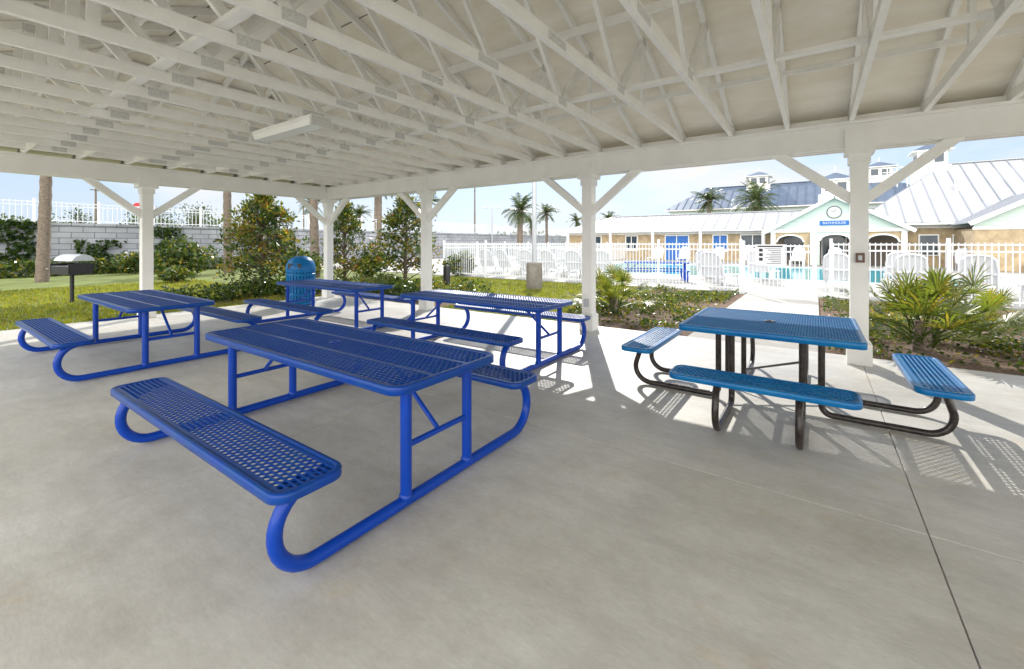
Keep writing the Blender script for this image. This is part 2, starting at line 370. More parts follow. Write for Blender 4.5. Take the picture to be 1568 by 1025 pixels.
# ---------------- picnic tables ----------------
def rr(hx,hy,r_,n=6):
    o=[]
    for cx,cy,a0 in ((hx-r_,hy-r_,0),(-hx+r_,hy-r_,90),(-hx+r_,-hy+r_,180),(hx-r_,-hy+r_,270)):
        for k in range(n+1):
            a=math.radians(a0+90*k/n); o.append((cx+r_*math.cos(a),cy+r_*math.sin(a)))
    return o
def inside(x,y,hx,hy,r_):
    ax,ay=abs(x),abs(y)
    if ax>hx or ay>hy: return False
    if ax>hx-r_ and ay>hy-r_: return (ax-hx+r_)**2+(ay-hy+r_)**2<r_*r_
    return True
def perf_panel(mb,cx,cy,hx,hy,z,rad,mi,skirt=.045,long='y',ribs=()):
    prof=[(-.032,z-.003),(-.03,z+.003),(-.006,z+.004),(0,z-.003),(0,z-skirt),(-.005,z-skirt-.003),(-.012,z-skirt)]
    vs=[]; n=0
    for o,zz in prof:
        pts=rr(hx+o,hy+o,rad+o); n=len(pts); vs+=[(cx+x,cy+y,zz) for x,y in pts]
    fs=[]
    for i in range(len(prof)-1):
        for k in range(n):
            k2=(k+1)%n; fs.append((i*n+k,(i+1)*n+k,(i+1)*n+k2,i*n+k2))
    mb.add(vs,fs,mi,True)
    pl_,pw=.043,.030
    L,Wd=(hy,hx) if long=='y' else (hx,hy)
    nw=int(2*(Wd-.02)/pw); nl=int(2*(L-.02)/pl_)
    pw=2*(Wd-.02)/nw; pl_=2*(L-.02)/nl
    for i in range(nw):
        c=-(Wd-.02)+pw*(i+.5)
        for j in range(nl+1):
            t=-(L-.02)+pl_*(j+(.5 if i%2 else 0))
            x,y=(c,t) if long=='y' else (t,c)
            if not inside(x,y,hx-.012,hy-.012,rad-.01): continue
            ex,ey=(pw/2,pl_/2) if long=='y' else (pl_/2,pw/2)
            solid=any(abs(c-rb)<pw*.5 for rb in ribs) or not inside(x,y,hx-.04,hy-.04,rad-.03)
            o=[(ex,0),(ex,ey),(0,ey),(-ex,ey),(-ex,0),(-ex,-ey),(0,-ey),(ex,-ey)]
            if solid:
                mb.add([(cx+x+o[k][0],cy+y+o[k][1],z) for k in (1,3,5,7)],[(0,1,2,3)],mi); continue
            hxh,hyh=ex*.72,ey*.76
            inn=[(hxh,0),(hxh*.78,hyh*.78),(0,hyh),(-hxh*.78,hyh*.78),(-hxh,0),(-hxh*.78,-hyh*.78),(0,-hyh),(hxh*.78,-hyh*.78)]
            V=[(cx+x+a,cy+y+b,z) for a,b in o]+[(cx+x+a,cy+y+b,z-.0022) for a,b in inn]+[(cx+x+a,cy+y+b,z-.008) for a,b in inn]
            F=[]
            for k in range(8):
                k2=(k+1)%8; F.append((k,k2,8+k2,8+k)); F.append((8+k,8+k2,16+k2,16+k))
            mb.add(V,F,mi)
def arc(cx,cz,r_,a0,a1,n=10): return [(cx+r_*math.cos(math.radians(a0+(a1-a0)*k/n)),cz+r_*math.sin(math.radians(a0+(a1-a0)*k/n))) for k in range(n+1)]
def rect_table():
    m=MB(); hy=1.27
    perf_panel(m,0,0,.46,hy,.765,.10,1,.045,ribs=(-.15,.15))
    for s in (-1,1): perf_panel(m,s*.90,0,.175,hy-.03,.465,.085,1,.04)
    for s in (-1,1):
        y=s*(hy-.14)
        for x in (-.27,.27): m.tube([(x,y,.04),(x,y,.715)],.034,0,14)
        pth=arc(-.83,.236,.196,95,270,16)+arc(.83,.236,.196,-90,85,16)
        m.tube([(x,y,z) for x,z in pth],.034,0,14)
        m.tube([(-.27,y,.36),(.27,y,.36)],.019,0,10)
        m.tube([(0,y,.36),(0,y-s*.42,.70)],.016,0,8)
        for xx in (-.27,.27): m.lathe([(.034,.085),(.040,.075),(.042,.06),(.036,.04)],xx,y,14,0)
        m.box(-.42,.42,y-.03,y+.03,.712,.745,0); m.box(-.03,.03,y-s*.55-.06,y-s*.55+.06,.70,.74,0)
        for t in (-1,1): m.box(t*.9-.15,t*.9+.15,y-.03,y+.03,.418,.45,0)
    m.box(-.02,.02,-hy+.2,hy-.2,.725,.75,0)
    m.lathe([(.045,.768),(.045,.772),(.022,.772),(.022,.74)],0,0,16,0)
    return m.mesh("picnic_table",[M['blue'],M['bluetop']])
RT=rect_table()
for x,y in ((2.0,3.1),(2.05,7.85),(4.87,3.95),(4.85,7.6)): place("picnic_table",RT,(x,y,0),0)
place("picnic_table",RT,(18.3,5.5,-.02),math.radians(20))
def sq_table():
    m=MB(); perf_panel(m,0,0,.69,.71,.765,.05,1,.05,ribs=())
    for s in (-1,1):
        perf_panel(m,s*1.15,0,.165,.64,.465,.08,1,.04)
        perf_panel(m,0,s*1.15,.64,.165,.465,.08,1,.04,long='x')
        for k in (-.28,.28):
            pth=[(.42,.72)]+[(.42,.16)]+arc(.50,.11+.0,.08,180,270,6)+arc(1.10,.19,.16,-90,20,10)+[(1.22,.34),(1.15,.425)]
            for ax in (0,1):
                pts=[((s*x,k,z) if ax==0 else (k,s*x,z)) for x,z in pth]
                m.tube(pts,.027,0,12)
        m.box(s*1.15-.025,s*1.15+.025,-.34,.34,.42,.45,0); m.box(-.34,.34,s*1.15-.025,s*1.15+.025,.42,.45,0)
        m.box(-.6,.6,s*.4-.02,s*.4+.02,.715,.745,0); m.box(s*.4-.02,s*.4+.02,-.38,.38,.713,.742,0)
    m.tube([(-.28,-.42,.12),(.28,.42,.12)],.012,0,8); m.tube([(-.28,.42,.13),(.28,-.42,.13)],.012,0,8)
    m.tube([(-.42,-.28,.5),(.42,.28,.14)],.011,0,8)
    m.lathe([(.03,.14),(.03,.11)],0,0,12,0); m.lathe([(.05,.768),(.05,.773),(.022,.773),(.022,.74)],0,0,16,0)
    return m.mesh("square_picnic_table",[M['black'],M['cyanblue']])
place("square_picnic_table",sq_table(),(5.02,.38,0),0)

# ---------------- trash can ----------------
m=MB(); 
m.lathe([(.0,.06),(.29,.06),(.29,.80),(.27,.80)],0,0,32,0)
for k in range(28):
    a=2*math.pi*k/28; c,s_=math.cos(a),math.sin(a)
    m.bar((.31*c,.31*s_,.04),(.325*c,.325*s_,.84),.05,.014,0,up=(c,s_,0))
for z in (.05,.28,.52,.76,.85): m.lathe([(.335,z-.025),(.345,z),(.335,z+.025),(.30,z+.025)],0,0,32,0)
m.lathe([(.34,.86),(.35,.90),(.33,1.0),(.29,1.1),(.21,1.18),(.1,1.215),(0,1.22)],0,0,32,0)
dv=Vector((-CA,-SA,0)); sdv=Vector((SA,-CA,0))
for zz,hw in ((.97,.16),):
    c=dv*.315; vs=[c+sdv*a+Vector((0,0,zz+b))+dv*(.012-.16*max(b,0)) for a,b in ((-hw,-.05),(hw,-.05),(hw,.07),(-hw,.07))]
    m.add(vs,[(0,1,2,3)],1)
m.obj("trash_can",[M['cyanblue'],M['dark']],loc=W(-5.3,10.9))

# ---------------- charcoal grill ----------------
m=MB(); m.tube([(0,0,-.06),(0,0,.72)],.045,0,12)
m.box(-.42,.42,-.26,.26,.72,.75,0); m.box(-.42,-.39,-.26,.26,.75,1.0,0); m.box(.39,.42,-.26,.26,.75,1.0,0); m.box(-.42,.42,.23,.26,.75,1.0,0); m.box(-.42,.42,-.26,-.23,.75,.92,0)
for k in range(14): m.tube([(-.36+k*.055,-.25,.93),(-.36+k*.055,.24,.93)],.006,1,6)
hood=[(.26*math.cos(a)+.05,.98+.26*math.sin(a)) for a in [math.radians(20+k*14) for k in range(11)]]
vs=[];fs=[]
for x in (-.42,.42):
    vs+=[(x,y_,z_) for y_,z_ in hood]
n=len(hood)
for k in range(n-1): fs.append((k,k+1,n+k+1,n+k))
fs.append(tuple(range(n))); fs.append(tuple(range(n,2*n))[::-1]); m.add(vs,fs,2)
m.tube([(-.5,-.3,.86),(-.42,-.3,.86)],.012,1,6)
g0=W(-11.75,11.6); m.obj("charcoal_grill",[M['dark'],M['steel'],M['steel']],loc=g0,rz=math.radians(-75))

# ---------------- fences ----------------
def fence(mb,p0,p1,h,sp=.115,ps=2.4,z0=0,pw=.022,gap=None,post=.06,ptop=.12):
    p0=Vector((*p0,0));p1=Vector((*p1,0));L=(p1-p0).length;d=(p1-p0)/L
    for zz in (.12,h-.22,h-.05): mb.bar(p0+Vector((0,0,z0+zz)),p1+Vector((0,0,z0+zz)),.03,.045)
    n=int(L/sp)
    for i in range(n):
        c=p0+d*(i+.5)*sp
        mb.bar(c+Vector((0,0,z0+.04)),c+Vector((0,0,z0+h)),pw,pw,up=d)
    n=int(L/ps)
    for i in range(n+1):
        c=p0+d*i*(L/n); mb.bar(c+Vector((0,0,z0-.1)),c+Vector((0,0,z0+h+ptop)),post,post,up=d)
m=MB(); fence(m,(15.4,14.8),(15.4,1.95),1.55,post=.075); fence(m,(15.4,-.35),(15.4,-22),1.55,post=.075); fence(m,(15.4,14.8),(48,14.8),1.5,.16)
m.obj("pool_fence",[M['fence']])
m=MB(); fence(m,(15.4,.02),(15.4,1.87),1.5,.11,1.85,post=.07)
m.obj("fence_gate",[M['fence']])
m=MB(); x=15.33; m.box(x-.02,x,.75,1.55,.85,1.5,0)
for k in range(9): m.box(x-.024,x-.021,.86+0,1.28-(k*7%5)*.04,1.36-k*.055,1.375-k*.055,1)
for k in range(3): m.box(x-.024,x-.021,1.34,1.44,1.28-k*.14,1.37-k*.14,1)
m.box(x-.024,x-.021,.82,1.48,1.42,1.46,1)
m.obj("pool_rules_sign",[M['plastic'],M['dark'],M['red']])
m=MB(); m.box(-20,62,32,32.6,-.1,2.46,0); m.box(-20,62,31.94,32.66,2.46,2.58,0); m.obj("retaining_wall",[M['block']])
m=MB(); fence(m,(-20,32.3),(62,32.3),1.1,.2,2.4,z0=2.58,pw=.025,post=.1); m.obj("terrace_fence",[M['fence']])
def blobleaves(mb,c,rad,n,size,mats,shell=.5,zmin=-.05):
    for _ in range(n):
        while True:
            v=Vector((U(-1,1),U(-1,1),U(-1,1)))
            if v.length<=1: break
        L=v.length
        if L<shell: v=v*(shell+R()*(1-shell))/max(L,.05)
        p=Vector((c[0]+v.x*rad[0],c[1]+v.y*rad[1],c[2]+v.z*rad[2]))
        if p.z<zmin: p.z=zmin+R()*.1
        mb.leaf(p,size*U(.6,1.3),random.choice(mats),.55)
m=MB()
for x0,x1,z1 in ((-14,-1.2,2.9),(2.2,4.6,2.7),(5.4,7.7,1.7),(8.2,10.6,2.5),(13.5,17.5,2.7),(-.2,1.3,1.4)):
    for _ in range(int((x1-x0)*z1*150)):
        x=U(x0,x1); z=U(0,z1)
        e=min(x-x0,x1-x)/(x1-x0)
        if R()<e*3.2+.1*(1-z/z1) and math.sin(x*3+z*2)+math.sin(x*1.3-z*4)>-1.3: m.leaf((x,31.93-U(0,.15),z),.22,random.choice((0,0,1)),.8)
m.obj("wall_ivy",[L1,L2])
m=MB(); x=-14
while x<16:
    c=(x,30.3+U(-.3,.3),.3); blobleaves(m,c,(1.1,.7,U(.4,.7)),420,.2,(0,0,1,1,2)); x+=1.25
m.obj("hedge",[L1,L2,L3])
def bush(name,loc,rad,n,size,mats=(0,0,1,1,2)):
    m=MB()
    for k in range(9):
        c=(U(-.5,.5)*rad[0],U(-.5,.5)*rad[1],rad[2]*U(.5,1.1)); blobleaves(m,c,(rad[0]*.6,rad[1]*.6,rad[2]*.6),n//9,size,mats)
    for k in range(5): m.tube([(0,0,-.05),(U(-.4,.4)*rad[0],U(-.4,.4)*rad[1],rad[2]*.8)],[.03,.012],3,6)
    return m.obj(name,[L1,L2,L3,M['bark']],loc=loc)
bush("bush",W(-15.6,20.5),(1.35,1.2,1.15),3000,.18); bush("bush",W(-9.2,19),(1.0,1.0,.85),2000,.18); bush("bush",W(-13.5,17.5),(.6,.6,.4),900,.15); bush("bush",W(-19.5,22.5),(.9,.9,.7),1500,.18)
bush("bush",W(-6.6,20.5),(.9,.9,.8),1500,.18); bush("bush",W(-2.6,21),(.8,.8,.7),1300,.18)

# ---------------- magnolia trees ----------------
def magnolia(h,rad,nc,nl,seed,gold=.3):
    random.seed(seed); m=MB()
    m.tube([(0,0,-.1),(.02,.01,h*.3),(-.02,.03,h*.65),(0,0,h*.92)],[.06,.05,.03,.012],4,10)
    for k in range(nc):
        t=R()**.8; z=h*(.14+.86*t); 
        rr_=rad*(math.sin(math.pi*min(1,(t*.82+.22)))**.8)*U(.35,1.05)
        a=U(0,2*math.pi); c=Vector((rr_*math.cos(a),rr_*math.sin(a),z))
        if k%2==0: m.tube([(0,0,max(.15,z-.35)),c*.6+Vector((0,0,(z-.15)*.4)),c],[.02,.012,.005],4,5,False)
        tone=R(); mats=(0,0,0,1) if tone<.35 else ((1,1,0,2) if tone<.65 else (2,2,1,3))
        cr=U(.15,.28)
        for _ in range(nl):
            v=Vector((random.gauss(0,1),random.gauss(0,1),random.gauss(0,.8)))*cr*.55
            d=(v.normalized()+Vector((0,0,.5)))
            m.leaf(c+v,U(.09,.17),random.choice(mats),.42,d+Vector((U(-.4,.4),U(-.4,.4),U(-.4,.4))))
    return m.mesh("magnolia_tree",[L1,L2,L3,LR,M['bark']])
mg1=magnolia(3.05,1.3,170,34,11); mg2=magnolia(2.9,.95,115,34,12)
place("magnolia_tree",mg1,W(-7.7,13.4),.5)
place("magnolia_tree",mg2,W(-5.85,15.2),1.5,sc=(.85,.85,1.0)); place("magnolia_tree",mg2,W(-3.75,15.3),3.1,sc=(1.12,1.12,1.1))
random.seed(21)
# ---------------- palms ----------------
def palm(h,fr,nf,tr=.2,droop=1.0,trunk_n=26,seed=1,boots=True):
    random.seed(seed); m=MB()
    pts=[];rs=[]
    for i in range(trunk_n+1):
        t=i/trunk_n; pts.append((math.sin(t*2)*.12,math.cos(t*1.5)*.08,h*t-.1)); rs.append(tr*(1.15-.3*t)*(1.06 if i%2 else .95))
    m.tube(pts,rs,1,12)
    top=Vector(pts[-1])
    if boots:
        for k in range(50):
            a=U(0,6.28); z=U(-1.1,.1); p=top+Vector((math.cos(a)*tr*.9,math.sin(a)*tr*.9,z)); m.bar(p,p+Vector((math.cos(a)*.14,math.sin(a)*.14,.22)),.05,.03,1)
    for k in range(nf):
        a=2.4*k+U(-.2,.2); e=math.radians(U(-35,80)); L=fr*U(.8,1.1)
        d=Vector((math.cos(a)*math.cos(e),math.sin(a)*math.cos(e),math.sin(e))); p=top.copy(); prev=p.copy(); n=11; path=[p.copy()]
        for i in range(n):
            d=(d+Vector((0,0,-.13*droop*(.4+i/n)))).normalized(); p=p+d*L/n; path.append(p.copy())
            side=d.cross(Vector((0,0,1))); 
            if side.length<.05: side=Vector((1,0,0))
            side.normalize(); ll=L*.28*math.sin(math.pi*min(.98,(i+1.2)/(n+1)))**.6
            for sgn in (-1,1):
                for q in (0,.5):
                    base=p-d*L/n*q; tip=base+side*sgn*ll*.85+d*ll*.45+Vector((0,0,-ll*U(.15,.5)))
                    wv=d*.035*(fr/1.8); m.add([base-wv,base+wv,tip],[(0,1,2)],0)
        m.tube(path,[.02*(1-i/(n+1))+.004 for i in range(n+1)],0,4,False)
    return m.mesh("palm_tree",[LP,M['trunk']])
pA=palm(7.2,2.2,30,.19,seed=3); pB=palm(4.6,2.0,34,.28,seed=4); pC=palm(5.5,1.8,30,.17,seed=5)
place("palm_tree",pA,W(-19.2,17.8),.4); place("palm_tree",pA,W(-15.2,23.4),2.); place("palm_tree",pA,W(-9.2,20.3),3.,sc=.95)
place("palm_tree",pA,W(-10,33),1.0,sc=.9)
place("palm_tree",pB,W(.95,46),1.,sc=1.1); place("palm_tree",pC,W(4.1,50),2.,sc=.92); place("palm_tree",pC,W(8.3,56),4.,sc=.8); place("palm_tree",pC,W(2.6,60),4.,sc=.8)
place("palm_tree",pC,W(24.2,53),.7,sc=(1.35,1.35,1.25)); place("palm_tree",pB,W(26.5,47),2.7,sc=(1.45,1.45,1.35)); place("palm_tree",pC,W(13.5,60),1.2,sc=.9)
place("palm_tree",pA,W(-14.3,46),1.2,sc=1.1); place("palm_tree",pC,W(-22,48),3.2,sc=1.1); place("palm_tree",pC,W(-8.5,44),3.2,sc=1.0)
place("palm_tree",pC,W(-17.5,50),1.8,sc=.9)
def palmetto(nst,hh,seed,fan=.42):
    random.seed(seed); m=MB()
    m.tube([(0,0,-.06),(.02,0,hh*.35)],[.12,.08],1,10)
    for k in range(nst):
        a=U(0,6.28); e=math.radians(U(5,80)); L=hh*U(.45,.85)
        d=Vector((math.cos(a)*math.cos(e),math.sin(a)*math.cos(e),math.sin(e)))
        b0=Vector((U(-.1,.1),U(-.1,.1),U(.02,.15))); tip=b0+d*L; tip.z-=.08*L; midp=b0+d*L*.5+Vector((0,0,.04))
        m.tube([b0,midp,tip],[.012,.008,.006],0,5,False)
        side=d.cross(Vector((0,0,1))).normalized(); up=side.cross(d).normalized()
        fl=fan*U(.8,1.2); dead=R()<.05 and e<.5
        for j in range(17):
            t=math.radians(-100+200*j/16); v=(d*math.cos(t)+side*math.sin(t)+up*U(.05,.3)).normalized()
            ln=fl*(1-.25*abs(t)/1.7)*U(.9,1.1); pm=tip+v*ln*.55; pe=tip+v*ln+Vector((0,0,-.16*ln))
            wv=v.cross(up).normalized()*.014
            m.add([tip-wv*.3,tip+wv*.3,pm+wv,pe,pm-wv],[(0,1,2,4),(4,2,3)],2 if dead else (0 if R()<.8 else 3))
    return m.mesh("palmetto_plant",[LF,M['trunk'],LR,L3])
pm1=palmetto(44,1.15,31,.42); pm2=palmetto(34,1.15,32,.36)
place("palmetto_plant",pm1,W(6.0,6.35,-.03),0,sc=1.08); place("palmetto_plant",pm2,W(2.3,9.8,-.03),1); place("palmetto_plant",pm2,W(7.4,7.0,-.03),2,sc=.85)
place("palmetto_plant",pm1,W(13.6,14.2,-.03),2,sc=.7)
random.seed(5)
m=MB()
def cover(x0,x1,y0,y1,n,h,size,mats):
    for _ in range(n):
        x,y=U(x0,x1),U(y0,y1)
        k=math.sin(x*2.1+1.3*math.sin(y*1.7))+math.sin(y*2.7+x)+.5*math.sin(x*6.1-y*4.3)
        if k<-.1 and R()<.88: continue
        m.leaf((x,y,-.03+R()*h*(1+.35*k)),size*U(.6,1.3),random.choice(mats),.6,Vector((U(-1,1),U(-1,1),U(-.2,.9))))
cover(7.75,15,-7.5,-.15,25000,.12,.07,(0,1,1,2)); cover(7.85,15,1.95,4.4,11000,.11,.075,(0,1,1,2))
m.obj("ground_cover",[L1,L2,L3])
m=MB()
for x0,x1,y0,y1,n in ((7.9,10.6,7.8,13.6,30),(3.8,8.2,12.8,14.5,22)):
    for _ in range(n):
        c=(U(x0,x1),U(y0,y1),.12); blobleaves(m,c,(.5,.5,U(.22,.42)),330,.1,random.choice(((0,1,1),(0,0,1),(1,1,2))))
m.obj("low_shrubs",[L1,L2,L3])
m=MB()
def blades(x0,x1,y0,y1,n,h=.07):
    for _ in range(n):
        x,y=U(x0,x1),U(y0,y1); a=U(0,6.28); hh=h*U(.5,1.4); dx,dy=math.cos(a)*.014,math.sin(a)*.014
        m.add([(x-dx,y-dy,-.06),(x+dx,y+dy,-.06),(x+U(-.04,.04),y+U(-.04,.04),-.06+hh)],[(0,1,2)],0 if R()<.7 else 1)
blades(-3,7.5,11.85,22,36000); blades(7.6,15.3,4.4,7.6,9000); blades(10.8,15.3,7.6,14.5,9000)
m.obj("grass_blades",[LG,L3])

# ---------------- lounge chairs ----------------
def chaise():
    m=MB()
    for sx in (-.32,.32):
        m.tube([(sx,-.1,.34),(sx,1.25,.34),(sx,1.32,.30)],.03,0,8); m.tube([(sx,.05,.34),(sx,.0,-.0)],.03,0,8); m.tube([(sx,1.15,.34),(sx,1.2,0)],.03,0,8)
        m.tube([(sx,-.1,.34),(sx*.98,-.3,.75),(sx*.85,-.42,1.0)],.032,0,8); m.tube([(sx,-.2,.56),(sx*1.1,.25,.58),(sx,.35,.36)],.022,0,8)
    m.tube([(-.272,-.42,1.0),(-.18,-.45,1.08),(0,-.46,1.11),(.18,-.45,1.08),(.272,-.42,1.0)],.032,0,8)
    for k in range(14): y=-.04+k*.093; m.box(-.3,.3,y,y+.072,.335,.352)
    for k in range(9):
        x=-.265+k*.066; m.bar((x,-.1,.36),(x*.93,-.435,1.04+.05*(1-abs(x)/.27)),.059,.012,up=(0,1,.4))
    m.box(-.3,.3,-.28,-.25,.62,.68)
    return m.mesh("lounge_chair",[M['plastic']])
CH=chaise()
for k,(x,y) in enumerate([(17.0,-8.6),(17.2,-6.9),(17.1,-5.3),(17.3,-3.7),(17.1,-2.2),(17.3,-.6),(17.0,3.0),(17.4,7.4),(17.2,8.6),(17.2,9.8),(17.3,11.1),(17.2,12.3),(17.3,13.5),(20.3,3.9),(20.4,1.9),(20.4,-2.4),(20.4,9.6),(20.4,10.9),(20.4,12.2),(20.4,13.5),(35.5,-1),(35.5,1),(35.5,4),(35.5,6),(35.5,8.4),(35.5,10.5),(35.4,-7),(35.4,-9.5)]):
    place("lounge_chair",CH,(x,y,-.02),math.radians(-90+U(-14,14)) if x<30 else math.radians(90+U(-10,10)),sc=1.12)

# ---------------- clubhouse etc ----------------
def slope(mb,p0,p1,upv,h0,h1,mi,rib=.45,rh=.05,mr=None):
    p0=Vector(p0);p1=Vector(p1);upv=Vector(upv);L=(p1-p0).length;d=(p1-p0)/L
    mb.poly([p0,p1,p1+upv-d*h1,p0+upv+d*h0],mi)
    nn=d.cross(upv).normalized()
    if nn.z<0: nn=-nn
    t=rib*.5
    while t<L:
        f_=1.0
        if h0>0: f_=min(f_,t/h0)
        if h1>0: f_=min(f_,(L-t)/h1)
        a=p0+d*t+nn*rh*.5
        mb.bar(a,a+upv*f_,.06,rh,8 if mi==1 else mi,up=nn)
        t+=rib
def hiproof(mb,x0,x1,y0,y1,ze,zr,mi,hy0=None,hy1=None,rib=.45,th=.12):
    hx=(x1-x0)/2; hy0=hx if hy0 is None else hy0; hy1=hx if hy1 is None else hy1
    slope(mb,(x0,y0,ze),(x0,y1,ze),(hx,0,zr-ze),hy0,hy1,mi,rib); slope(mb,(x1,y0,ze),(x1,y1,ze),(-hx,0,zr-ze),hy0,hy1,mi,rib)
    if hy1>0: slope(mb,(x0,y1,ze),(x1,y1,ze),(0,-hy1,zr-ze),hx,hx-.001,mi,rib)
    if hy0>0: slope(mb,(x0,y0,ze),(x1,y0,ze),(0,hy0,zr-ze),hx,hx-.001,mi,rib)
    mb.box(x0-.02,x0+.1,y0,y1,ze-th-.02,ze-.02,3); mb.box(x0+.1,x1,y1-.1,y1+.02,ze-th-.02,ze-.02,3); mb.box(x0+.1,x1,y0-.02,y0+.1,ze-th-.02,ze-.02,3)
    mb.bar((x0+hx,y0+hy0,zr+.04),(x0+hx,y1-hy1,zr+.04),.3,.06,mi)
def cupola(mb,cx,cy,z0,s,h,wi=3,ri=1,gi=2):
    mb.box(cx-s*.6,cx+s*.6,cy-s*.6,cy+s*.6,z0-1.2,z0+.02,wi)
    mb.box(cx-s*.5,cx+s*.5,cy-s*.5,cy+s*.5,z0+.02,z0+h*.6,wi)
    for dx,dy in ((-1,0),(0,-1),(0,1),(1,0)):
        for t in (-.22,.22):
            if dx: mb.box(min(cx+dx*s*.5,cx+dx*(s*.5+.03)),max(cx+dx*s*.5,cx+dx*(s*.5+.03)),cy+t*s-s*.15,cy+t*s+s*.15,z0+h*.15,z0+h*.5,gi)
            else: mb.box(cx+t*s-s*.15,cx+t*s+s*.15,min(cy+dy*s*.5,cy+dy*(s*.5+.03)),max(cy+dy*s*.5,cy+dy*(s*.5+.03)),z0+h*.15,z0+h*.5,gi)
    e=s*.68; zt=z0+h*.6
    mb.box(cx-e,cx+e,cy-e,cy+e,zt,zt+.08,wi)
    mb.add([(cx-e,cy-e,zt+.08),(cx+e,cy-e,zt+.08),(cx+e,cy+e,zt+.08),(cx-e,cy+e,zt+.08),(cx,cy,z0+h)],[(0,1,4),(1,2,4),(2,3,4),(3,0,4)],ri)
    mb.bar((cx,cy,z0+h-.05),(cx,cy,z0+h*1.25),.05,.05,wi)
BM=[M['stone'],M['metalroof'],M['glass'],M['white2'],M['siding'],M['bluepaint'],M['shadeint'],M['blueroof'],M['rib']]
cl=empty("clubhouse")
m=MB(); hiproof(m,39,47,-6,21.4,2.66,4.2,1,hy0=.01,hy1=4,rib=.9); cupola(m,45,-1.3,5.5,1.9,1.9,ri=7); m.obj("roof",BM,cl)
m=MB(); m.box(39.9,46.2,-6,20.8,-.05,2.64,0); m.box(39.86,39.9,-6,20.8,2.3,2.64,3)
for y,wd,zb,c in ((17.8,1.0,.9,2),(14.2,1.0,.9,2),(10.1,1.9,0,5),(6.6,1.0,.9,5),(4.2,1.6,.5,2)):
    m.box(39.84,39.9,y-wd/2-.1,y+wd/2+.1,max(zb-.1,0),2.25,3); m.box(39.8,39.835,y-wd/2,y+wd/2,zb+.02,2.15,c); m.box(39.78,39.8,y-.03,y+.03,zb+.02,2.15,3)
for y in (20.5,16,12,8,3.4): m.box(39.05,39.25,y-.1,y+.1,0,2.5,3)
m.obj("walls",BM,cl)
m=MB(); yl,yh=-4.7,2.7; yc=-1.0; xf=36.6; ez=2.45; pk=4.75
m.poly([(xf,yl,ez),(xf,yh,ez),(xf,yc,pk-.1)],4)
for k in range(8):
    z=ez+.1+k*.25; hw=(pk-.1-z)/(pk-.1-ez)*(yh-yl)/2; m.box(xf-.015,xf-.001,yc-hw,yc+hw,z,z+.02,4)
def archwall(x,y0,y1,oa,ob,spring,top,zt,mi):
    m.box(x,x+.3,y0,oa,0,zt,mi); m.box(x,x+.3,ob,y1,0,zt,mi)
    n=14
    for i in range(n):
        a=oa+(ob-oa)*i/n; b=oa+(ob-oa)*(i+1)/n
        def zz(t): u=(t-(oa+ob)/2)/((ob-oa)/2); return spring+(top-spring)*math.sqrt(max(0,1-u*u))
        za,zb=zz(a),zz(b)
        m.add([(x,a,za),(x,b,zb),(x,b,zt),(x,a,zt),(x+.3,a,za),(x+.3,b,zb)],[(0,1,2,3),(0,4,5,1)],mi)
        m.bar((x-.03,a,za),(x-.03,b,zb),.07,.1,3)
archwall(xf+.05,yl,-2.3,-4.35,-2.7,1.6,2.1,ez,0); archwall(xf+.05,.2,yh,.7,2.35,1.6,2.1,ez,0); archwall(xf+.04,-2.3,.2,-1.9,-.2,1.7,2.15,ez,4)
m.box(xf-.06,xf+.04,yl-.1,yh+.1,2.28,2.5,3)
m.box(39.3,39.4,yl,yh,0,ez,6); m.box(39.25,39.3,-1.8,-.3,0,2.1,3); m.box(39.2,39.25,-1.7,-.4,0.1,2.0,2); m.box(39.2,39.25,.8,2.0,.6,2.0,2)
for y in (yl+.15,-2.3,.2,yh-.15): m.box(xf-.1,xf+.03,y-.14,y+.14,0,2.28,3)
hw=(yh-yl)/2+.35; zl=ez-.1
for s in (-1,1):
    slope(m,(xf-.35,yc+s*hw,zl),(43,yc+s*hw,zl),(0,-s*hw,pk-zl),0,0,1)
    m.bar((xf-.38,yc+s*hw,zl-.06),(xf-.38,yc,pk-.06),.07,.22,3,up=(0,0,1))
m.obj("portico",BM,cl)
m=MB(); cz=3.62
def disc(mb,x,y,z,r_,n,mi): mb.add([(x,y+r_*math.cos(2*math.pi*k/n),z+r_*math.sin(2*math.pi*k/n)) for k in range(n)],[tuple(range(n))],mi)
disc(m,xf-.05,yc+.0,cz,.42,32,1); disc(m,xf-.06,yc,cz,.37,32,0)
m.bar((xf-.075,yc,cz),(xf-.075,yc-.1,cz+.2),.02,.03,1,up=(1,0,0)); m.bar((xf-.075,yc,cz),(xf-.075,yc+.24,cz+.12),.02,.02,1,up=(1,0,0))
for k in range(12):
    a=k*math.pi/6; m.bar((xf-.07,yc+.3*math.cos(a),cz+.3*math.sin(a)),(xf-.07,yc+.34*math.cos(a),cz+.34*math.sin(a)),.01,.02,1,up=(1,0,0))
m.obj("clock",[M['plastic'],M['dark']],cl)
m=MB(); m.box(xf-.06,xf-.02,yc-.8,yc+.8,2.74,3.04,0); m.obj("name_board",[M['bluepaint']],cl)
tx=bpy.data.curves.new("lettering",'FONT'); tx.body="BATHHOUSE"; tx.size=.22; tx.align_x='CENTER'; tx.align_y='CENTER'; tx.extrude=.003; tx.materials.append(M['plastic'])
to=bpy.data.objects.new("lettering",tx); scene.collection.objects.link(to); to.parent=cl; to.location=(xf-.07,yc,2.89); to.rotation_euler=(math.radians(90),0,math.radians(-90))
rh=empty("recreation_hall")
m=MB(); hiproof(m,38,54,-22,-2,2.85,7.5,1,hy0=10,hy1=6,rib=.8); cupola(m,46,-7.2,7.35,1.7,1.9,ri=7)
for yy in (-5.9,-5.3,-4.7): m.bar((46,yy,6.0),(46,yy,7.6),.06,.06,3)
